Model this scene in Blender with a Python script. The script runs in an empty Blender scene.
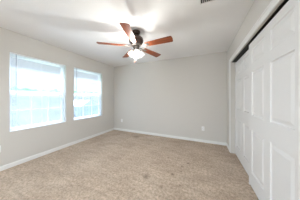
import bpy, bmesh, math, random
from mathutils import Vector, Matrix
random.seed(4)
S = bpy.context.scene
COL = S.collection
PI = math.pi

# ------------------------------------------------------------------ camera
EYE = 1.2426
cd = bpy.data.cameras.new('camera')
cam = bpy.data.objects.new('camera', cd); COL.objects.link(cam)
cam.location = (0, 0, EYE)
cam.rotation_euler = (PI / 2, 0, math.radians(24.10))
cd.sensor_width = 36.0
cd.lens = 116.39 / 300 * 36
cd.shift_y = -(100 - 97.62) / 300
cd.clip_start = 0.02
S.camera = cam

# ------------------------------------------------------------------ sky and exposure
W = bpy.data.worlds.new('sky'); S.world = W; W.use_nodes = True
wn = W.node_tree; wn.nodes.clear()
wo = wn.nodes.new('ShaderNodeOutputWorld'); bg = wn.nodes.new('ShaderNodeBackground')
SKY_COLOUR = (0.80, 0.90, 1.0, 1)
SKY_HORIZON, SKY_ZENITH = 0.76, 8.0      # a bright hazy sky: low above the horizon it is dimmer than overhead
bg.inputs['Color'].default_value = SKY_COLOUR
wt = wn.nodes.new('ShaderNodeTexCoord'); wx = wn.nodes.new('ShaderNodeSeparateXYZ'); wr = wn.nodes.new('ShaderNodeMapRange')
wr.interpolation_type = 'SMOOTHSTEP'
for k_, v_ in (('From Min', 0.25), ('From Max', 0.85), ('To Min', SKY_HORIZON), ('To Max', SKY_ZENITH)): wr.inputs[k_].default_value = v_
wc = wn.nodes.new('ShaderNodeMix'); wc.data_type = 'RGBA'
wq = wn.nodes.new('ShaderNodeMapRange'); wq.inputs['From Min'].default_value = 0.2; wq.inputs['From Max'].default_value = 0.8
wc.inputs['A'].default_value = (0.86, 0.93, 1.0, 1); wc.inputs['B'].default_value = (0.52, 0.75, 1.0, 1)
wn.links.new(wx.outputs['Z'], wq.inputs['Value']); wn.links.new(wq.outputs[0], wc.inputs['Factor']); wn.links.new(wc.outputs['Result'], bg.inputs['Color'])
wn.links.new(wt.outputs['Generated'], wx.inputs[0]); wn.links.new(wx.outputs['Z'], wr.inputs['Value']); wn.links.new(wr.outputs[0], bg.inputs['Strength'])
wn.links.new(bg.outputs[0], wo.inputs[0])
LAMP_WATTS = (10.0, 2.5, 2.5, 25.0)   # the four bulbs are not equally bright
LAMP_COLOUR = (0.89, 0.955, 1.0)
# high sun on the window side: it strikes the tops of the blind slats, which throw it up at the ceiling
sd = bpy.data.lights.new('sun', 'SUN'); sd.energy = 27.0; sd.angle = math.radians(0.6); sd.color = (0.70, 0.85, 1.0)
so = bpy.data.objects.new('sun', sd); COL.objects.link(so)
so.rotation_euler = Vector((-math.cos(math.radians(64)), 0.06, math.sin(math.radians(64)))).to_track_quat('Z', 'Y').to_euler()
# added fill: a large area light in an invented hallway behind the camera
FILL_WATTS = 150.0
hd = bpy.data.lights.new('fill_light', 'AREA'); hd.shape = 'RECTANGLE'; hd.size = 2.4; hd.size_y = 1.2
hd.energy = FILL_WATTS; hd.color = (0.79, 0.90, 1.0)
hl = bpy.data.objects.new('fill_light', hd); COL.objects.link(hl); hl.location = (-1.2, -2.1, 2.41)
S.view_settings.view_transform = 'Standard'
S.view_settings.look = 'None'
S.view_settings.gamma = 1
S.view_settings.use_curve_mapping = False
S.view_settings.exposure = 0.12

# ------------------------------------------------------------------ room sizes
XL, XR, YB, YN, H = -3.116, 0.5875, 3.563, -1.1, 2.44
WT = 0.16
HY0 = -3.0

# ------------------------------------------------------------------ helpers
def lin(c):
    return tuple((v / 12.92 if v <= 0.04045 else ((v + 0.055) / 1.055) ** 2.4) for v in [x / 255 for x in c]) + (1,)

def mat(name, rgb, rough=0.6, metal=0.0, bump=None, spec=0.5, vary=None):
    """bump = (scale, strength, distance); vary = (scale, amount)"""
    m = bpy.data.materials.new(name); m.use_nodes = True
    nt = m.node_tree; b = nt.nodes['Principled BSDF']
    c = lin(rgb)
    b.inputs['Base Color'].default_value = c
    b.inputs['Roughness'].default_value = rough
    b.inputs['Metallic'].default_value = metal
    b.inputs['Specular IOR Level'].default_value = spec
    tc = nt.nodes.new('ShaderNodeTexCoord')
    if vary:
        n = nt.nodes.new('ShaderNodeTexNoise'); n.inputs['Scale'].default_value = vary[0]; n.inputs['Detail'].default_value = 5
        nt.links.new(tc.outputs['Object'], n.inputs['Vector'])
        r = nt.nodes.new('ShaderNodeValToRGB')
        a = vary[1]
        r.color_ramp.elements[0].position = 0.3; r.color_ramp.elements[1].position = 0.7
        r.color_ramp.elements[0].color = tuple(v * (1 - a) for v in c[:3]) + (1,)
        r.color_ramp.elements[1].color = tuple(min(1, v * (1 + a)) for v in c[:3]) + (1,)
        nt.links.new(n.outputs['Fac'], r.inputs[0]); nt.links.new(r.outputs[0], b.inputs['Base Color'])
    if bump:
        n = nt.nodes.new('ShaderNodeTexNoise'); n.inputs['Scale'].default_value = bump[0]; n.inputs['Detail'].default_value = 3
        nt.links.new(tc.outputs['Object'], n.inputs['Vector'])
        bp = nt.nodes.new('ShaderNodeBump'); bp.inputs['Strength'].default_value = bump[1]; bp.inputs['Distance'].default_value = bump[2]
        nt.links.new(n.outputs['Fac'], bp.inputs['Height']); nt.links.new(bp.outputs[0], b.inputs['Normal'])
    return m

def box(bm, lo, hi, bev=0.0, rot=None, at=None):
    c = [(lo[i] + hi[i]) / 2 for i in range(3)]; s = [abs(hi[i] - lo[i]) for i in range(3)]
    t = bmesh.new(); bmesh.ops.create_cube(t, size=1)
    for v in t.verts: v.co = Vector((v.co.x * s[0], v.co.y * s[1], v.co.z * s[2]))
    if bev: bmesh.ops.bevel(t, geom=t.edges[:], offset=bev, segments=2, affect='EDGES', profile=0.5)
    M = Matrix.Translation(c)
    if rot is not None: M = rot @ M
    if at is not None: M = Matrix.Translation(at) @ M
    t.transform(M); join(bm, t)

def join(bm, t):
    me = bpy.data.meshes.new('x'); t.to_mesh(me); t.free(); bm.from_mesh(me); bpy.data.meshes.remove(me)

def lathe(bm, prof, n=32, M=None, caps=True):
    """prof: list of (r, z)"""
    t = bmesh.new(); rings = []
    for r, z in prof:
        if r < 1e-5: rings.append([t.verts.new((0, 0, z))])
        else: rings.append([t.verts.new((r * math.cos(2 * PI * k / n), r * math.sin(2 * PI * k / n), z)) for k in range(n)])
    for a, b in zip(rings, rings[1:]):
        for k in range(n):
            k2 = (k + 1) % n
            if len(a) == 1 and len(b) == 1: continue
            if len(a) == 1: t.faces.new((a[0], b[k], b[k2]))
            elif len(b) == 1: t.faces.new((a[k], b[0], a[k2]))
            else: t.faces.new((a[k], b[k], b[k2], a[k2]))
    bmesh.ops.recalc_face_normals(t, faces=t.faces)
    if M is not None: t.transform(M)
    join(bm, t)

def tube(bm, pts, r, n=8):
    t = bmesh.new(); rings = []
    P = [Vector(p) for p in pts]
    for i, p in enumerate(P):
        d = (P[min(i + 1, len(P) - 1)] - P[max(i - 1, 0)]).normalized()
        a = d.orthogonal().normalized(); b = d.cross(a)
        if rings:  # keep the frame from twisting
            a = (pa - d * pa.dot(d)).normalized(); b = d.cross(a)
        pa = a
        rings.append([t.verts.new(p + r * (math.cos(2 * PI * k / n) * a + math.sin(2 * PI * k / n) * b)) for k in range(n)])
    for A, B in zip(rings, rings[1:]):
        for k in range(n): t.faces.new((A[k], A[(k + 1) % n], B[(k + 1) % n], B[k]))
    t.faces.new(rings[0][::-1]); t.faces.new(rings[-1])
    bmesh.ops.recalc_face_normals(t, faces=t.faces)
    join(bm, t)

def prism(bm, outline, z0, z1, M=None, bev=0.0):
    t = bmesh.new()
    f = t.faces.new([t.verts.new((x, y, z0)) for x, y in outline])
    e = bmesh.ops.extrude_face_region(t, geom=[f])
    for v in e['geom']:
        if isinstance(v, bmesh.types.BMVert): v.co.z = z1
    bmesh.ops.recalc_face_normals(t, faces=t.faces)
    if bev: bmesh.ops.bevel(t, geom=t.edges[:], offset=bev, segments=1, affect='EDGES')
    if M is not None: t.transform(M)
    join(bm, t)

def obj(name, bm, m, parent=None, loc=None, smooth=False):
    if loc is not None: bmesh.ops.translate(bm, verts=bm.verts, vec=-Vector(loc))
    me = bpy.data.meshes.new(name); bm.to_mesh(me); bm.free()
    me.materials.append(m)
    if smooth:
        me.polygons.foreach_set('use_smooth', [True] * len(me.polygons))
        me.set_sharp_from_angle(angle=math.radians(35))
    o = bpy.data.objects.new(name, me); COL.objects.link(o)
    if parent is not None: o.parent = parent
    if loc is not None: o.location = loc
    return o

def tag(o, label, cat, group=None, kind=None):
    o['label'] = label; o['category'] = cat
    if group: o['group'] = group
    if kind: o['kind'] = kind
    return o

def thing(name, label, cat, loc, rz=0, group=None, kind=None):
    o = bpy.data.objects.new(name, None); COL.objects.link(o)
    o.empty_display_size = 0.05
    o.location = loc; o.rotation_euler = (0, 0, rz)
    return tag(o, label, cat, group, kind)

def copy_tree(o, parent=None):
    c = o.copy(); COL.objects.link(c); c.parent = parent
    for ch in list(o.children): copy_tree(ch, c)
    return c

def slab_with_holes(name, u0, u1, z0, z1, holes, w0, w1, put, m):
    """a wall slab in (u, z) from depth w0 to w1 with rectangular holes; put(u, z, w) -> xyz"""
    us = sorted({u0, u1, *[h[0] for h in holes], *[h[1] for h in holes]})
    zs = sorted({z0, z1, *[h[2] for h in holes], *[h[3] for h in holes]})
    nu, nz = len(us) - 1, len(zs) - 1
    def solid(i, j):
        if not (0 <= i < nu and 0 <= j < nz): return False
        cu, cz = (us[i] + us[i + 1]) / 2, (zs[j] + zs[j + 1]) / 2
        return not any(h[0] < cu < h[1] and h[2] < cz < h[3] for h in holes)
    t = bmesh.new(); V = {}
    def v(i, j, k):
        if (i, j, k) not in V: V[(i, j, k)] = t.verts.new(put(us[i], zs[j], (w0, w1)[k]))
        return V[(i, j, k)]
    for i in range(nu):
        for j in range(nz):
            if not solid(i, j): continue
            for k in (0, 1): t.faces.new((v(i, j, k), v(i + 1, j, k), v(i + 1, j + 1, k), v(i, j + 1, k)))
            if not solid(i - 1, j): t.faces.new((v(i, j, 0), v(i, j + 1, 0), v(i, j + 1, 1), v(i, j, 1)))
            if not solid(i + 1, j): t.faces.new((v(i + 1, j, 0), v(i + 1, j + 1, 0), v(i + 1, j + 1, 1), v(i + 1, j, 1)))
            if not solid(i, j - 1): t.faces.new((v(i, j, 0), v(i + 1, j, 0), v(i + 1, j, 1), v(i, j, 1)))
            if not solid(i, j + 1): t.faces.new((v(i, j + 1, 0), v(i + 1, j + 1, 0), v(i + 1, j + 1, 1), v(i, j + 1, 1)))
    bmesh.ops.recalc_face_normals(t, faces=t.faces)
    o = obj(name, t, m); o['kind'] = 'structure'
    return o

def struct(name, bm, m, parent=None, smooth=False):
    o = obj(name, bm, m, parent, smooth=smooth)
    if parent is None: o['kind'] = 'structure'
    return o

# ------------------------------------------------------------------ materials
M_wall = mat('painted_drywall', (216, 213, 208), 0.85, bump=(160, 0.12, 0.004), spec=0.25)
M_ceil = mat('ceiling_paint', (246, 246, 246), 0.9, bump=(45, 0.25, 0.006), spec=0.2)
M_trim = mat('trim_paint', (238, 238, 236), 0.45, spec=0.4)
M_door = mat('door_paint', (233, 233, 233), 0.42, bump=(220, 0.05, 0.002), spec=0.4)
M_track = mat('track_metal', (36, 32, 29), 0.5, metal=0.6)
M_vinyl = mat('window_vinyl', (244, 246, 248), 0.4)
M_slat = None
M_plastic = mat('white_plastic', (245, 245, 246), 0.35)
M_slot = mat('outlet_slot', (60, 58, 56), 0.6)
M_vent = mat('vent_enamel', (225, 224, 222), 0.4)
M_duct = mat('duct_dark', (46, 44, 43), 0.8)
M_bronze = mat('aged_pewter', (72, 58, 52), 0.35, metal=0.8)
M_iron = mat('brushed_pewter', (118, 110, 104), 0.5, metal=0.6)
M_chain = mat('chain_metal', (205, 200, 195), 0.3, metal=0.7)
M_fob = mat('wooden_fob', (120, 60, 38), 0.5)

def carpet():
    m = bpy.data.materials.new('carpet'); m.use_nodes = True
    nt = m.node_tree; L = nt.links; N = nt.nodes; b = N['Principled BSDF']
    b.inputs['Roughness'].default_value = 1.0; b.inputs['Specular IOR Level'].default_value = 0.05
    b.inputs['Sheen Weight'].default_value = 0.15
    tc = N.new('ShaderNodeTexCoord')
    def noise(s, d=4, vec=None, ro=0.6):
        n = N.new('ShaderNodeTexNoise'); n.inputs['Scale'].default_value = s; n.inputs['Detail'].default_value = d; n.inputs['Roughness'].default_value = ro
        L.new(vec or tc.outputs['Object'], n.inputs['Vector']); return n
    def ramp(src, p0, c0, p1, c1):
        r = N.new('ShaderNodeValToRGB'); r.color_ramp.elements[0].position = p0; r.color_ramp.elements[1].position = p1
        r.color_ramp.elements[0].color = c0; r.color_ramp.elements[1].color = c1; L.new(src, r.inputs[0]); return r
    def mix(kind, f, a, c):
        x = N.new('ShaderNodeMix'); x.data_type = 'RGBA'; x.blend_type = kind
        if isinstance(f, float): x.inputs['Factor'].default_value = f
        else: L.new(f, x.inputs['Factor'])
        L.new(a, x.inputs['A'])
        if isinstance(c, tuple): x.inputs['B'].default_value = c
        else: L.new(c, x.inputs['B'])
        return x.outputs['Result']
    big = ramp(noise(2.2, 4).outputs['Fac'], 0.3, lin((184, 163, 143)), 0.7, lin((208, 189, 170)))
    mp = N.new('ShaderNodeMapping'); mp.inputs['Rotation'].default_value = (0, 0, math.radians(28)); mp.inputs['Scale'].default_value = (2.2, 9, 1)
    L.new(tc.outputs['Object'], mp.inputs['Vector'])
    streak = ramp(noise(1.4, 3, mp.outputs[0]).outputs['Fac'], 0.35, (0.88, 0.87, 0.86, 1), 0.65, (1.06, 1.06, 1.06, 1))
    c = mix('MULTIPLY', 1.0, big.outputs[0], streak.outputs[0])
    tuft = ramp(noise(30, 4, ro=0.9).outputs['Fac'], 0.36, (0.62, 0.60, 0.57, 1), 0.64, (1.24, 1.24, 1.24, 1))
    c = mix('MULTIPLY', 1.0, c, tuft.outputs[0])
    speck = ramp(noise(13, 6, ro=0.75).outputs['Fac'], 0.60, (1, 1, 1, 1), 0.72, (0.72, 0.68, 0.64, 1))
    c = mix('MULTIPLY', 0.8, c, speck.outputs[0])
    wob = noise(9, 3)
    for (x, y, r, k) in STAINS:
        d = N.new('ShaderNodeVectorMath'); d.operation = 'DISTANCE'; d.inputs[1].default_value = (x, y, 0)
        L.new(tc.outputs['Object'], d.inputs[0])
        a = N.new('ShaderNodeMath'); a.operation = 'MULTIPLY_ADD'; a.inputs[1].default_value = 0.9 * r; L.new(wob.outputs['Fac'], a.inputs[0])
        L.new(d.outputs['Value'], a.inputs[2])
        r0 = N.new('ShaderNodeMapRange'); r0.interpolation_type = 'SMOOTHSTEP'
        r0.inputs['From Min'].default_value = 0.5 * r; r0.inputs['From Max'].default_value = 1.45 * r
        r0.inputs['To Min'].default_value = min(0.95, 1.45 * k); r0.inputs['To Max'].default_value = 0
        L.new(a.outputs[0], r0.inputs['Value'])
        c = mix('MULTIPLY', r0.outputs[0], c, (0.42, 0.38, 0.36, 1))
    L.new(c, b.inputs['Base Color'])
    bp = N.new('ShaderNodeBump'); bp.inputs['Strength'].default_value = 0.7; bp.inputs['Distance'].default_value = 0.012
    L.new(noise(110, 3, ro=0.8).outputs['Fac'], bp.inputs['Height']); L.new(bp.outputs[0], b.inputs['Normal'])
    return m
# stain spots (x, y, radius, strength)
STAINS = [(-0.80, 1.64, 0.085, 0.55), (-0.63, 2.35, 0.035, 0.6), (-0.33, 2.15, 0.04, 0.6), (-0.24, 2.30, 0.035, 0.6),
          (-0.63, 2.72, 0.03, 0.5), (-0.44, 1.87, 0.035, 0.6), (-0.36, 1.36, 0.03, 0.5), (-0.32, 2.0, 0.03, 0.5),
          (-1.3, 2.85, 0.12, 0.3), (-0.15, 1.45, 0.03, 0.5), (-0.52, 1.55, 0.04, 0.4), (-1.9, 3.2, 0.15, 0.35),
          (0.22, 1.55, 0.03, 0.5), (0.10, 1.75, 0.025, 0.5), (-0.28, 1.68, 0.03, 0.5)]
M_carpet = carpet()

def two_sided(name, rgb, trans, rough=0.5):
    m = bpy.data.materials.new(name); m.use_nodes = True
    nt = m.node_tree; b = nt.nodes['Principled BSDF']; out = nt.nodes['Material Output']
    b.inputs['Base Color'].default_value = lin(rgb); b.inputs['Roughness'].default_value = rough
    t = nt.nodes.new('ShaderNodeBsdfTranslucent'); t.inputs['Color'].default_value = lin(rgb)
    x = nt.nodes.new('ShaderNodeMixShader'); x.inputs[0].default_value = trans
    nt.links.new(b.outputs[0], x.inputs[1]); nt.links.new(t.outputs[0], x.inputs[2]); nt.links.new(x.outputs[0], out.inputs[0])
    return m
M_slat = two_sided('blind_vinyl', (246, 248, 250), 0.35)

def pane_glass(name, refl, tint=(1, 1, 1, 1)):
    m = bpy.data.materials.new(name); m.use_nodes = True
    nt = m.node_tree; nt.nodes.clear()
    o = nt.nodes.new('ShaderNodeOutputMaterial'); x = nt.nodes.new('ShaderNodeMixShader'); x.inputs[0].default_value = refl
    t = nt.nodes.new('ShaderNodeBsdfTransparent'); t.inputs[0].default_value = tint
    g = nt.nodes.new('ShaderNodeBsdfGlossy'); g.inputs['Roughness'].default_value = 0.02
    nt.links.new(t.outputs[0], x.inputs[1]); nt.links.new(g.outputs[0], x.inputs[2]); nt.links.new(x.outputs[0], o.inputs[0])
    return m
M_glass = pane_glass('window_glass', 0.03, (0.97, 0.985, 1.0, 1))
M_screen = pane_glass('insect_screen_mesh', 0.02, (0.78, 0.80, 0.83, 1))

def frosted():
    m = bpy.data.materials.new('frosted_glass'); m.use_nodes = True
    nt = m.node_tree; nt.nodes.clear()
    o = nt.nodes.new('ShaderNodeOutputMaterial')
    t = nt.nodes.new('ShaderNodeBsdfTransparent'); t.inputs[0].default_value = (1, 0.97, 0.93, 1)
    tr = nt.nodes.new('ShaderNodeBsdfTranslucent'); tr.inputs[0].default_value = (1, 0.98, 0.95, 1)
    x = nt.nodes.new('ShaderNodeMixShader'); x.inputs[0].default_value = 0.25
    e = nt.nodes.new('ShaderNodeEmission'); e.inputs[0].default_value = (1, 0.95, 0.88, 1); e.inputs[1].default_value = 0.8
    a = nt.nodes.new('ShaderNodeAddShader')
    nt.links.new(t.outputs[0], x.inputs[1]); nt.links.new(tr.outputs[0], x.inputs[2])
    nt.links.new(x.outputs[0], a.inputs[0]); nt.links.new(e.outputs[0], a.inputs[1]); nt.links.new(a.outputs[0], o.inputs[0])
    return m
M_frost = frosted()

def glow(name, c, s):
    m = bpy.data.materials.new(name); m.use_nodes = True
    nt = m.node_tree; nt.nodes.clear()
    o = nt.nodes.new('ShaderNodeOutputMaterial'); e = nt.nodes.new('ShaderNodeEmission')
    e.inputs[0].default_value = c; e.inputs[1].default_value = s
    t = nt.nodes.new('ShaderNodeBsdfTransparent'); a = nt.nodes.new('ShaderNodeAddShader')   # clear glass bulb
    nt.links.new(e.outputs[0], a.inputs[0]); nt.links.new(t.outputs[0], a.inputs[1]); nt.links.new(a.outputs[0], o.inputs[0]); return m
M_bulb = glow('lit_bulb', (1, 0.94, 0.86, 1), 6.0)

def wood():
    m = bpy.data.materials.new('cherry_wood'); m.use_nodes = True
    nt = m.node_tree; b = nt.nodes['Principled BSDF']; b.inputs['Roughness'].default_value = 0.38
    tc = nt.nodes.new('ShaderNodeTexCoord'); mp = nt.nodes.new('ShaderNodeMapping'); mp.inputs['Scale'].default_value = (2.5, 45, 45)
    n = nt.nodes.new('ShaderNodeTexNoise'); n.inputs['Scale'].default_value = 1.6; n.inputs['Detail'].default_value = 6
    r = nt.nodes.new('ShaderNodeValToRGB')
    r.color_ramp.elements[0].position = 0.3; r.color_ramp.elements[1].position = 0.72
    r.color_ramp.elements[0].color = lin((108, 52, 25)); r.color_ramp.elements[1].color = lin((166, 88, 47))
    nt.links.new(tc.outputs['Object'], mp.inputs[0]); nt.links.new(mp.outputs[0], n.inputs['Vector'])
    nt.links.new(n.outputs['Fac'], r.inputs[0]); nt.links.new(r.outputs[0], b.inputs['Base Color'])
    return m
M_wood = wood()

def shingles():
    m = bpy.data.materials.new('roof_shingles'); m.use_nodes = True
    nt = m.node_tree; b = nt.nodes['Principled BSDF']; b.inputs['Roughness'].default_value = 0.95; b.inputs['Specular IOR Level'].default_value = 0.1
    tc = nt.nodes.new('ShaderNodeTexCoord')
    sp = nt.nodes.new('ShaderNodeSeparateXYZ'); nt.links.new(tc.outputs['Object'], sp.inputs[0])
    cb = nt.nodes.new('ShaderNodeCombineXYZ'); nt.links.new(sp.outputs['Y'], cb.inputs['X']); nt.links.new(sp.outputs['X'], cb.inputs['Y'])
    br = nt.nodes.new('ShaderNodeTexBrick'); br.inputs['Scale'].default_value = 1.0
    br.inputs['Brick Width'].default_value = 0.3; br.inputs['Row Height'].default_value = 0.13; br.inputs['Mortar Size'].default_value = 0.006
    br.inputs['Color1'].default_value = lin((138, 134, 130)); br.inputs['Color2'].default_value = lin((118, 115, 112)); br.inputs['Mortar'].default_value = lin((90, 88, 86))
    nt.links.new(cb.outputs[0], br.inputs['Vector']); nt.links.new(br.outputs[0], b.inputs['Base Color'])
    return m
M_shingle = shingles()
M_siding = mat('pale_siding', (205, 208, 210), 0.8)
M_housetrim = mat('house_trim', (240, 240, 240), 0.6)
M_darkglass = mat('dark_window_glass', (70, 84, 96), 0.1)
M_lawn = mat('lawn', (110, 125, 85), 1.0, vary=(1.5, 0.3))
M_leaf = mat('tree_leaves', (70, 132, 66), 1.0, vary=(3, 0.4), spec=0.1)

# ------------------------------------------------------------------ room shell
bm = bmesh.new(); box(bm, (XL - WT, HY0 - WT, -0.12), (XR + 0.95, YB + WT, 0)); struct('floor', bm, M_carpet)
# ceiling, with the duct opening of the vent
VX0, VX1, VY0, VY1 = -0.012, 0.282, 1.485, 1.615
slab_with_holes('ceiling', XL - WT, XR + 0.95, HY0 - WT, YB + WT, [(VX0, VX1, VY0, VY1)], H, H + 0.14, lambda u, z, w: (u, z, w), M_ceil)
WIN = [(0.868, 1.808), (2.002, 2.962)]
WZ0, WZ1 = 0.628, 2.062
slab_with_holes('wall_left', YN - WT, YB + WT, 0, H, [(a, b, WZ0, WZ1) for a, b in WIN], XL, XL - WT, lambda u, z, w: (w, u, z), M_wall)
bm = bmesh.new(); box(bm, (XL, YB, 0), (XR + 0.95, YB + WT, H)); struct('wall_back', bm, M_wall)
HY = HY0             # far side of the unseen hallway, added to hold the fill light
slab_with_holes('wall_near', XL, XR + 0.95, 0, H, [(-2.75, 0.35, -0.01, 2.25)], YN, YN - WT, lambda u, z, w: (u, w, max(z, 0)), M_wall)  # wide opening added so the fill light reaches the room
bm = bmesh.new(); box(bm, (XL - WT, HY - WT, 0), (XR + 0.95, HY, H)); struct('wall_added_hall', bm, M_wall)
bm = bmesh.new(); box(bm, (XL - WT, HY, 0), (XL, YN - WT, H)); struct('wall_added_hall_left', bm, M_wall)
bm = bmesh.new(); box(bm, (XR + 0.78, HY, 0), (XR + 0.95, YN - WT, H)); struct('wall_added_hall_right', bm, M_wall)
OY0, OY1, OZ = 1.10, 3.125, 2.035          # closet opening
JD = 0.125
slab_with_holes('wall_right', YN, YB, 0, H, [(OY0, OY1, -0.01, OZ)], XR, XR + JD, lambda u, z, w: (w, u, max(z, 0)), M_wall)
bm = bmesh.new(); box(bm, (XR + 0.78, YN, 0), (XR + 0.95, YB, H)); struct('wall_closet', bm, M_wall)

# baseboards: a board with an eased top
def baseboard(name, a, b, nrm):
    """a, b floor points; nrm points into the room"""
    bm = bmesh.new(); A, B, Nn = Vector(a), Vector(b), Vector(nrm)
    prof = [(0, 0.0), (0.013, 0.0), (0.013, 0.060), (0.009, 0.070), (0.006, 0.074), (0, 0.076)]
    va = [bm.verts.new((A.x + Nn.x * d, A.y + Nn.y * d, z)) for d, z in prof]
    vb = [bm.verts.new((B.x + Nn.x * d, B.y + Nn.y * d, z)) for d, z in prof]
    n = len(prof)
    for k in range(n): bm.faces.new((va[k], va[(k + 1) % n], vb[(k + 1) % n], vb[k]))
    bm.faces.new(va); bm.faces.new(vb)
    bmesh.ops.recalc_face_normals(bm, faces=bm.faces)
    return struct(name, bm, M_trim)
baseboard('baseboard_left', (XL, YN, 0), (XL, YB, 0), (1, 0, 0))
baseboard('baseboard_back', (XL + 0.013, YB, 0), (XR - 0.013, YB, 0), (0, -1, 0))
CW = 0.08
baseboard('baseboard_right', (XR, OY1 + CW, 0), (XR, YB, 0), (-1, 0, 0))

# closet casing (trim_1): two legs and a head, stepped profile
bm = bmesh.new()
for y0, y1 in ((OY1, OY1 + CW), (OY0 - CW, OY0)):
    box(bm, (XR - 0.012, y0, 0), (XR, y1, OZ + CW), 0.003)
    ym = y1 if y0 == OY1 else y0
    box(bm, (XR - 0.017, min(ym, ym + (0.018 if y0 != OY1 else -0.018)), 0), (XR - 0.010, max(ym, ym + (0.018 if y0 != OY1 else -0.018)), OZ + CW), 0.002)
box(bm, (XR - 0.012, OY0, OZ), (XR, OY1, OZ + CW), 0.003)
box(bm, (XR - 0.017, OY0, OZ + CW - 0.018), (XR - 0.010, OY1, OZ + CW), 0.002)
struct('trim_1', bm, M_trim)
# head track of the sliding doors (trim_2)
bm = bmesh.new()
box(bm, (XR + 0.022, OY0, OZ - 0.006), (XR + JD - 0.004, OY1, OZ))
for x in (XR + 0.022, XR + 0.0725, XR + 0.119): box(bm, (x, OY0, OZ - 0.012), (x + 0.002, OY1, OZ))
struct('trim_2', bm, M_track)

# ------------------------------------------------------------------ six-panel sliding doors
def sliding_door(name, x0, y0, y1, z0, z1, th=0.035):
    """room-side face at x0 with six raised panels"""
    bm = bmesh.new(); w = y1 - y0
    st, mid = 0.105, 0.125
    pw = (w - 2 * st - mid) / 2
    cols = [(y0 + st, y0 + st + pw), (y1 - st - pw, y1 - st)]
    rows = [(z0 + 0.20, 0.80), (1.00, 1.60), (1.715, 1.925)]
    us = sorted({y0, y1, *[c for p in cols for c in p]}); zs = sorted({z0, z1, *[c for p in rows for c in p]})
    V = {}
    def v(u, z, d):
        k = (round(u, 5), round(z, 5), round(d, 5))
        if k not in V: V[k] = bm.verts.new((x0 + d, u, z))
        return V[k]
    for i in range(len(us) - 1):
        for j in range(len(zs) - 1):
            a, b, c, d = us[i], us[i + 1], zs[j], zs[j + 1]
            if any(abs(a - p[0]) < 1e-6 for p in cols) and any(abs(c - p[0]) < 1e-6 for p in rows):
                loops = [(0, 0), (0.005, 0.010), (0.016, 0.013), (0.022, 0.012), (0.052, 0.002)]
                for (i0, d0), (i1, d1) in zip(loops, loops[1:]):
                    o = [(a + i0, c + i0), (b - i0, c + i0), (b - i0, d - i0), (a + i0, d - i0)]
                    n = [(a + i1, c + i1), (b - i1, c + i1), (b - i1, d - i1), (a + i1, d - i1)]
                    for k in range(4):
                        k2 = (k + 1) % 4
                        bm.faces.new((v(*o[k], d0), v(*o[k2], d0), v(*n[k2], d1), v(*n[k], d1)))
                i1, d1 = loops[-1]
                bm.faces.new((v(a + i1, c + i1, d1), v(b - i1, c + i1, d1), v(b - i1, d - i1, d1), v(a + i1, d - i1, d1)))
            else:
                bm.faces.new((v(a, c, 0), v(b, c, 0), v(b, d, 0), v(a, d, 0)))
    # sides and back
    ring = [(u, z0) for u in us] + [(y1, z) for z in zs[1:]] + [(u, z1) for u in us[-2::-1]] + [(y0, z) for z in zs[-2:0:-1]]
    n = len(ring)
    for k in range(n):
        k2 = (k + 1) % n
        bm.faces.new((v(*ring[k], 0), v(*ring[k2], 0), v(*ring[k2], th), v(*ring[k], th)))
    bm.faces.new([v(*q, th) for q in ring])
    bmesh.ops.recalc_face_normals(bm, faces=bm.faces)
    return struct(name, bm, M_door)
d1 = sliding_door('door_1', XR + 0.036, 1.11, 2.14, 0.014, 2.008)
d2 = sliding_door('door_2', XR + 0.080, 2.095, 3.118, 0.014, 2.000)
tag(d1, 'white six-panel sliding closet door in front, nearer the camera', 'door', kind='structure')
tag(d2, 'white six-panel sliding closet door behind, beside the back wall', 'door', kind='structure')
# floor guide at the doors' overlap
bm = bmesh.new(); box(bm, (XR + 0.030, 2.10, 0), (XR + 0.118, 2.14, 0.004)); box(bm, (XR + 0.072, 2.10, 0), (XR + 0.078, 2.14, 0.03), 0.002)
tag(obj('door_guide', bm, M_plastic, loc=(XR + 0.07, 2.12, 0)), 'small plastic floor guide where the two sliding closet doors overlap', 'door guide')

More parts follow.
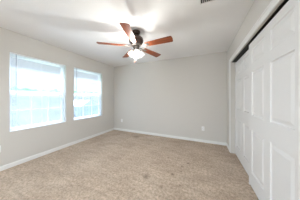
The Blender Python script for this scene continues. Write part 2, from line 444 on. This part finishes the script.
# ------------------------------------------------------------------ windows
GX = XL - 0.115      # glass plane
def build_window(name, y0, y1):
    r = bpy.data.objects.new(name, None); COL.objects.link(r); r.location = (GX, (y0 + y1) / 2, WZ0); r['kind'] = 'structure'
    b0 = r.location
    def part(nm, bm, m, p=r):
        base = Vector((0, 0, 0)); q = p
        o = obj(nm, bm, m)
        o.parent = p
        o.matrix_parent_inverse = Matrix.Translation(-b0)
        return o
    fw = 0.022; zm = 1.325
    bm = bmesh.new()
    box(bm, (GX - 0.04, y0, WZ0), (GX + 0.03, y0 + fw, WZ1), 0.003); box(bm, (GX - 0.04, y1 - fw, WZ0), (GX + 0.03, y1, WZ1), 0.003)
    box(bm, (GX - 0.04, y0 + fw, WZ0), (GX + 0.03, y1 - fw, WZ0 + fw), 0.003); box(bm, (GX - 0.04, y0 + fw, WZ1 - fw), (GX + 0.03, y1 - fw, WZ1), 0.003)
    part('window_frame', bm, M_vinyl)
    a, b = y0 + fw, y1 - fw
    def sash(nm, z0, z1, x, muntins):
        s = 0.024
        bm = bmesh.new()
        box(bm, (x - 0.012, a, z0), (x + 0.012, a + s, z1), 0.002); box(bm, (x - 0.012, b - s, z0), (x + 0.012, b, z1), 0.002)
        box(bm, (x - 0.012, a + s, z0), (x + 0.012, b - s, z0 + s + 0.01), 0.002); box(bm, (x - 0.012, a + s, z1 - s - 0.01), (x + 0.012, b - s, z1), 0.002)
        o = part(nm, bm, M_vinyl)
        bm = bmesh.new(); box(bm, (x - 0.002, a + s, z0 + s), (x + 0.002, b - s, z1 - s)); g = part('glass', bm, M_glass)
        if muntins:
            bm = bmesh.new(); w = 0.0055
            for k in (1, 2):
                y = a + s + (b - a - 2 * s) * k / 3; box(bm, (x - 0.008, y - w, z0 + s), (x + 0.008, y + w, z1 - s))
            z = (z0 + z1) / 2; box(bm, (x - 0.007, a + s, z - w), (x + 0.007, b - s, z + w))
            part('muntins', bm, M_vinyl)
        return o
    sash('upper_sash', zm - 0.03, WZ1 - fw, GX - 0.018, False)
    sash('lower_sash', WZ0 + fw, zm + 0.03, GX + 0.012, True)
    bm = bmesh.new(); box(bm, (GX - 0.038, a, WZ0 + fw), (GX - 0.036, b, zm)); part('insect_screen', bm, M_screen)
    bm = bmesh.new(); box(bm, (GX + 0.03, y0, WZ0), (XL + 0.004, y1, WZ0 + 0.012), 0.003); part('window_sill', bm, M_trim)
    return r
for i, (a, b) in enumerate(WIN): build_window('window_%d' % (i + 1), a, b)

# mini blinds hung inside each window recess
BX = XL - 0.032
def build_blind(y0, y1, label):
    r = thing('window_blind', label, 'blind', (BX, (y0 + y1) / 2, WZ1), group='white mini blinds over the windows')
    w = (y1 - y0) / 2 - 0.008; top = 0; 
    bm = bmesh.new(); box(bm, (-0.014, -w, -0.030), (0.014, w, 0), 0.002); obj('headrail', bm, M_vinyl, r)
    bm = bmesh.new(); pitch = 0.0215; n = 64; sw = 0.0125
    for k in range(n):
        z = -0.045 - pitch * k; tilt = 0.10
        rows = []
        for u in (-1, -0.4, 0.4, 1):
            x = u * sw; zz = z + 0.0022 * (1 - u * u) + tilt * x
            rows.append([(x, zz + 0.0003), (x, zz - 0.0003)])
        vt = [[bm.verts.new((x, s * (w - 0.004), zz)) for (x, zz) in rr for s in (-1, 1)] for rr in rows]
        for A, B in zip(vt, vt[1:]):
            bm.faces.new((A[0], A[1], B[1], B[0])); bm.faces.new((A[2], B[2], B[3], A[3]))
            bm.faces.new((A[0], B[0], B[2], A[2])); bm.faces.new((A[1], A[3], B[3], B[1]))
        bm.faces.new((vt[0][0], vt[0][2], vt[0][3], vt[0][1])); bm.faces.new((vt[-1][0], vt[-1][1], vt[-1][3], vt[-1][2]))
    bmesh.ops.recalc_face_normals(bm, faces=bm.faces)
    obj('slats', bm, M_slat, r)
    zb = -0.045 - pitch * n
    bm = bmesh.new(); box(bm, (-0.013, -w, zb - 0.012), (0.013, w, zb + 0.003), 0.003); obj('bottom_rail', bm, M_vinyl, r)
    for f in (-0.8, 0, 0.8):
        bm = bmesh.new()
        for x in (-0.0135, 0.0135): box(bm, (x - 0.0006, f * w - 0.0008, zb), (x + 0.0006, f * w + 0.0008, -0.03))
        obj('ladder_cord', bm, M_vinyl, r)
    bm = bmesh.new(); yw = -w + 0.075
    tube(bm, [(0.010, yw, -0.024), (0.020, yw, -0.03), (0.022, yw, -0.06), (0.022, yw, -0.74)], 0.0042, 6)
    lathe(bm, [(0, -0.78), (0.006, -0.775), (0.006, -0.74), (0, -0.735)], 8, Matrix.Translation((0.022, yw, 0)))
    obj('tilt_wand', bm, M_wand, r)
    return r
M_wand = mat('wand_plastic', (150, 154, 176), 0.25)
build_blind(*WIN[0], 'white mini blind lowered over the larger-looking window, the one farther from the room corner')
build_blind(*WIN[1], 'white mini blind lowered over the smaller-looking window, the one next to the room corner')

# ------------------------------------------------------------------ wall outlets
def outlet(label, loc, rz):
    r = thing('wall_outlet', label, 'outlet', loc, rz, 'white duplex wall outlets')
    # faces local -Y
    bm = bmesh.new(); box(bm, (-0.036, -0.006, -0.058), (0.036, 0, 0.058), 0.003); obj('cover_plate', bm, M_plastic, r)
    for z in (-0.02, 0.02):
        bm = bmesh.new(); n = 20
        out = [(0.0165 * max(-0.92, min(0.92, math.cos(2 * PI * k / n) * 1.1)), 0.0145 * math.sin(2 * PI * k / n)) for k in range(n)]
        prism(bm, out, 0, 0.003, Matrix.Translation((0, -0.0058, z)) @ Matrix.Rotation(PI / 2, 4, 'X'))
        f = obj('socket', bm, M_plastic, r)
        bm = bmesh.new()
        for x in (-0.006, 0.006): box(bm, (x - 0.0012, -0.0093, z - 0.001), (x + 0.0012, -0.0085, z + 0.008))
        box(bm, (-0.002, -0.0093, z - 0.010), (0.002, -0.0085, z - 0.006)); obj('slots', bm, M_slot, f)
    bm = bmesh.new(); lathe(bm, [(0, 0.0015), (0.003, 0.001), (0.003, 0)], 10, Matrix.Translation((0, -0.006, 0)) @ Matrix.Rotation(PI / 2, 4, 'X')); obj('screw', bm, M_iron, r)
    return r
outlet('white outlet low on the back wall, on the side near the closet', (0.024, YB, 0.382), 0)
outlet('white outlet low on the back wall, on the side near the windows', (-2.756, YB, 0.382), 0)
outlet('white outlet below the window wall, cut off by the picture edge', (XL, 0.735, 0.375), PI / 2)

# ------------------------------------------------------------------ ceiling vent
r = thing('ceiling_vent', 'white ceiling air vent with dark slots, cut off by the top edge', 'vent', ((VX0 + VX1) / 2, (VY0 + VY1) / 2, H))
hx, hy = (VX1 - VX0) / 2, (VY1 - VY0) / 2
bm = bmesh.new(); e = 0.012
box(bm, (-hx - e, -hy - e, -0.006), (hx + e, -hy, 0), 0.002); box(bm, (-hx - e, hy, -0.006), (hx + e, hy + e, 0), 0.002)
box(bm, (-hx - e, -hy, -0.006), (-hx, hy, 0), 0.002); box(bm, (hx, -hy, -0.006), (hx + e, hy, 0), 0.002)
obj('frame', bm, M_vent, r)
bm = bmesh.new(); box(bm, (-hx, -hy, 0.10), (hx, hy, 0.102))
for s in (-1, 1):
    box(bm, (s * hx - 0.001, -hy, 0.0), (s * hx + 0.001, hy, 0.10)); box(bm, (-hx, s * hy - 0.001, 0.0), (hx, s * hy + 0.001, 0.10))
obj('duct_boot', bm, M_duct, r)
for k in range(13):
    bm = bmesh.new(); x = -hx + (k + 1) * 2 * hx / 14
    box(bm, (-0.0012, -hy, -0.008), (0.0012, hy, 0.008), 0, Matrix.Rotation(math.radians(30), 4, 'Y'), (x, 0, 0.004)); obj('louver', bm, M_vent, r)

# ------------------------------------------------------------------ ceiling fan
FX, FY, FZ = -1.09, 1.825, 2.172
fan = thing('ceiling_fan', 'ceiling fan with five cherry-brown blades, dark motor and lit glass shades', 'ceiling fan', (FX, FY, H))
def z(v): return v - H + (0.027 if v < 2.336 else 0)
def fpart(name, prof, m, parent=fan, n=32):
    bm = bmesh.new(); lathe(bm, [(rr, z(zz)) for rr, zz in prof], n); return obj(name, bm, m, parent, smooth=True)
fpart('canopy', [(0, 2.44), (0.070, 2.44), (0.070, 2.42), (0.062, 2.395), (0.042, 2.378), (0.022, 2.374), (0, 2.374)], M_bronze)
fpart('downrod', [(0, 2.38), (0.0135, 2.38), (0.0135, 2.337), (0, 2.337)], M_bronze, n=16)
fpart('motor_housing', [(0, 2.335), (0.03, 2.335), (0.055, 2.322), (0.095, 2.31), (0.122, 2.285), (0.130, 2.25), (0.128, 2.225), (0.112, 2.20), (0.095, 2.185), (0.09, 2.172), (0, 2.172)], M_bronze)
fpart('flywheel', [(0, 2.174), (0.085, 2.174), (0.088, 2.168), (0.085, 2.158), (0, 2.158)], M_iron)
# blades: +tangential edge is lowered
def blade_outline():
    r0, r1 = 0.178, 0.662; w0, w1 = 0.050, 0.069; c = 0.022
    pts = [(r0, -w0 + 0.012), (r0 + 0.012, -w0)]
    pts += [(r1 - c, -w1)]
    for k in range(1, 5): a = -PI / 2 + k * PI / 10; pts.append((r1 - c + c * math.cos(a), -w1 + c + c * math.sin(a)))
    pts += [(r1 + 0.006, 0)]
    for k in range(1, 6): a = k * PI / 10; pts.append((r1 - c + c * math.cos(a), w1 - c + c * math.sin(a)))
    pts += [(r0 + 0.012, w0), (r0, w0 - 0.012)]
    return pts
bm = bmesh.new(); prism(bm, blade_outline(), -0.004, 0.004, bev=0.0012); blade_me = None
PH = math.radians(-1.44 + 1.0)
irons = None
for k in range(5):
    a = PH + k * 2 * PI / 5
    if k == 0:
        b0 = obj('blade', bm, M_wood, fan)
        bi = bmesh.new()
        # scrolled blade iron: arm from the flywheel, forked plate under the blade
        prism(bi, [(0.070, -0.014), (0.11, -0.010), (0.15, -0.013), (0.175, -0.030), (0.215, -0.036), (0.240, -0.026), (0.262, -0.008), (0.262, 0.008),
                   (0.240, 0.026), (0.215, 0.036), (0.175, 0.030), (0.15, 0.013), (0.11, 0.010), (0.070, 0.014)], -0.0085, -0.004, bev=0.0008)
        for sx, sy in ((0.205, -0.02), (0.205, 0.02), (0.245, 0)): lathe(bi, [(0, -0.0115), (0.004, -0.0105), (0.0055, -0.0085), (0, -0.0085)], 10, Matrix.Translation((sx, sy, 0)))
        i0 = obj('blade_iron', bi, M_iron, b0)
        cur = b0
    else:
        cur = copy_tree(b0, fan)
    cur.location = (0, 0, FZ - H)
    cur.rotation_euler = (Matrix.Rotation(a, 3, 'Z') @ Matrix.Rotation(math.radians(-12.5), 3, 'X')).to_euler()
# light kit
fpart('light_kit', [(0, 2.160), (0.05, 2.160), (0.058, 2.145), (0.060, 2.12), (0.046, 2.10), (0.040, 2.08), (0.046, 2.07), (0.046, 2.045), (0.030, 2.025), (0.012, 2.015), (0.010, 2.002), (0, 1.998)], M_iron)
def shade_prof():
    return [(0.022, 0.0), (0.027, 0.010), (0.034, 0.026), (0.038, 0.043), (0.040, 0.060), (0.045, 0.076), (0.052, 0.086)]
cam_dir = math.atan2(-FY, -FX)
for k in range(4):
    a = cam_dir + math.radians(4) + k * PI / 2
    R = Matrix.Translation((0.060 * math.cos(a), 0.060 * math.sin(a), z(2.045))) @ Matrix.Rotation(a, 4, 'Z') @ Matrix.Rotation(math.radians(180 - 36), 4, 'Y')
    bm = bmesh.new(); tube(bm, [(0.03 * math.cos(a), 0.03 * math.sin(a), z(2.055)), (0.05 * math.cos(a), 0.05 * math.sin(a), z(2.055)), tuple(R @ Vector((0, 0, 0.0)))], 0.009)
    lathe(bm, [(0, -0.012), (0.020, -0.01), (0.029, 0.0), (0.031, 0.016), (0.027, 0.018), (0, 0.016)], 20, R)
    arm = obj('lamp_arm', bm, M_iron, fan, smooth=True)
    p = shade_prof(); bm = bmesh.new(); lathe(bm, p + [(r_ - 0.002, z_) for r_, z_ in p[::-1]] + [p[0]], 28, R)
    sh = obj('lamp_shade', bm, M_frost, fan, smooth=True)
    bm = bmesh.new(); lathe(bm, [(0, 0.017), (0.012, 0.018), (0.013, 0.03), (0.018, 0.044), (0.019, 0.052), (0.013, 0.062), (0, 0.066)], 16, R); obj('bulb', bm, M_bulb, sh, smooth=True)
    ld = bpy.data.lights.new('lamp_light', 'POINT'); ld.energy = LAMP_WATTS[k]; ld.color = LAMP_COLOUR; ld.shadow_soft_size = 0.022
    lo = bpy.data.objects.new('lamp_light', ld); COL.objects.link(lo); lo.parent = fan; lo.location = R @ Vector((0, 0, 0.072))
# two pull chains
for nm, dx, dy, zb, fob in (('pull_chain', 0.02, -0.03, 1.87, M_chain), ('pull_chain', -0.045, 0.02, 1.86, M_fob)):
    bm = bmesh.new(); tube(bm, [(dx * 0.5, dy * 0.5, z(2.03)), (dx, dy, z(2.01)), (dx, dy, z(zb + 0.03))], 0.0016, 6)
    nn = int((2.01 - zb - 0.03) / 0.008)
    for q in range(nn): bmesh.ops.create_icosphere(bm, subdivisions=1, radius=0.0026, matrix=Matrix.Translation((dx, dy, z(2.01 - q * 0.008))))
    ch = obj(nm, bm, M_chain, fan)
    bm = bmesh.new(); lathe(bm, [(0, zb - H + 0.027), (0.006, zb - H + 0.027 + 0.003), (0.009, zb - H + 0.027 + 0.012), (0.006, zb - H + 0.027 + 0.026), (0.002, zb - H + 0.027 + 0.032), (0, zb - H + 0.027 + 0.032)], 12, Matrix.Translation((dx, dy, 0)))
    obj('fob', bm, fob, ch, smooth=True)

# ------------------------------------------------------------------ outside the windows (the room is on an upper floor)
GZ = -2.9
bm = bmesh.new(); box(bm, (-60, -40, GZ - 0.2), (6, 60, GZ)); struct('ground_outside', bm, M_lawn)
hx0, hxr, hx1 = -6.6, -11.2, -15.8; ze, zr = -1.05, 1.60; hy0, hy1 = -4.0, 13.0
house = thing('neighboring_house', 'neighboring house with a grey shingled roof, seen through the window blinds', 'house', (hxr, (hy0 + hy1) / 2, GZ))
def hpart(name, bm, m, p=house):
    o = obj(name, bm, m); o.parent = p
    o.matrix_parent_inverse = Matrix.Translation((-hxr, -(hy0 + hy1) / 2, -GZ)); return o
bm = bmesh.new(); box(bm, (hx1 + 0.4, hy0 + 0.3, GZ), (hx0 - 0.4, hy1 - 0.3, ze + 0.1)); hpart('wall', bm, M_siding)
bm = bmesh.new(); t_ = 0.12
sec = [(hx0, ze), (hxr, zr), (hx1, ze), (hx1, ze + t_), (hxr, zr + t_), (hx0, ze + t_)]
va = [bm.verts.new((x, hy0, zz)) for x, zz in sec]; vb = [bm.verts.new((x, hy1, zz)) for x, zz in sec]
for k in range(6): bm.faces.new((va[k], va[(k + 1) % 6], vb[(k + 1) % 6], vb[k]))
bm.faces.new((va[0], va[1], va[4], va[5])); bm.faces.new((va[1], va[2], va[3], va[4]))
bm.faces.new((vb[0], vb[1], vb[4], vb[5])); bm.faces.new((vb[1], vb[2], vb[3], vb[4]))
bmesh.ops.recalc_face_normals(bm, faces=bm.faces); hpart('roof', bm, M_shingle)
for yy in (hy0 + 0.3, hy1 - 0.5):
    bm = bmesh.new()
    va = [bm.verts.new((x, yy, zz)) for x, zz in ((hx0 - 0.4, ze + 0.1), (hxr, zr - 0.05), (hx1 + 0.4, ze + 0.1))]
    vb = [bm.verts.new((x, yy + 0.2, zz)) for x, zz in ((hx0 - 0.4, ze + 0.1), (hxr, zr - 0.05), (hx1 + 0.4, ze + 0.1))]
    for k in range(3): bm.faces.new((va[k], va[(k + 1) % 3], vb[(k + 1) % 3], vb[k]))
    bm.faces.new(va); bm.faces.new(vb[::-1])
    bmesh.ops.recalc_face_normals(bm, faces=bm.faces); hpart('gable', bm, M_siding)
# a dormer facing the room
DX, DY = -7.6, 6.1
bm = bmesh.new(); prism(bm, [(DY - 0.75, ze), (DY + 0.75, ze), (DY + 0.75, 0.62), (DY, 1.05), (DY - 0.75, 0.62)], DX, DX - 2.8, Matrix(((0, 0, 1, 0), (1, 0, 0, 0), (0, 1, 0, 0), (0, 0, 0, 1))))
dm = hpart('dormer', bm, M_siding)
bm = bmesh.new(); prism(bm, [(DY - 0.95, 0.52), (DY, 1.07), (DY + 0.95, 0.52), (DY + 0.95, 0.62), (DY, 1.17), (DY - 0.95, 0.62)], DX + 0.2, DX - 2.8, Matrix(((0, 0, 1, 0), (1, 0, 0, 0), (0, 1, 0, 0), (0, 0, 0, 1))))
hpart('dormer_roof', bm, M_shingle, dm)
bm = bmesh.new()
for yy in (DY - 0.33, DY + 0.33): box(bm, (DX - 0.01, yy - 0.24, -0.05), (DX + 0.02, yy + 0.24, 0.55))
hpart('dormer_window', bm, M_darkglass, dm)
bm = bmesh.new()
for yy in (DY - 0.33, DY + 0.33):
    for q in (-0.26, 0, 0.26): box(bm, (DX, yy + q - 0.025, -0.08), (DX + 0.035, yy + q + 0.025, 0.58))
    for q in (-0.06, 0.25, 0.56): box(bm, (DX, yy - 0.285, q - 0.025), (DX + 0.034, yy + 0.285, q + 0.025))
hpart('dormer_window_frame', bm, M_housetrim, dm)
# trees far beyond the roof: only their tops show as a thin green line
bm = bmesh.new()
for k in range(46):
    yy = -2 + k * 1.25 + random.uniform(-0.4, 0.4); rr = random.uniform(1.4, 2.0)
    t = bmesh.new(); bmesh.ops.create_icosphere(t, subdivisions=3, radius=1)
    for v in t.verts:
        f = 1 + 0.10 * math.sin(7 * v.co.x + k) * math.sin(6 * v.co.y + 2 * k) + 0.07 * random.uniform(-1, 1)
        v.co = Vector((v.co.x * rr * f, v.co.y * rr * f, v.co.z * f * 3.1))
    t.transform(Matrix.Translation((-24 + random.uniform(-1, 1), yy, GZ + 2.24 + random.uniform(-0.08, 0.08)))); join(bm, t)
tl = obj('treeline', bm, M_leaf, loc=(-24, 26, GZ))
tag(tl, 'green tree tops showing as a thin line beyond the neighboring roof', 'trees', kind='stuff')
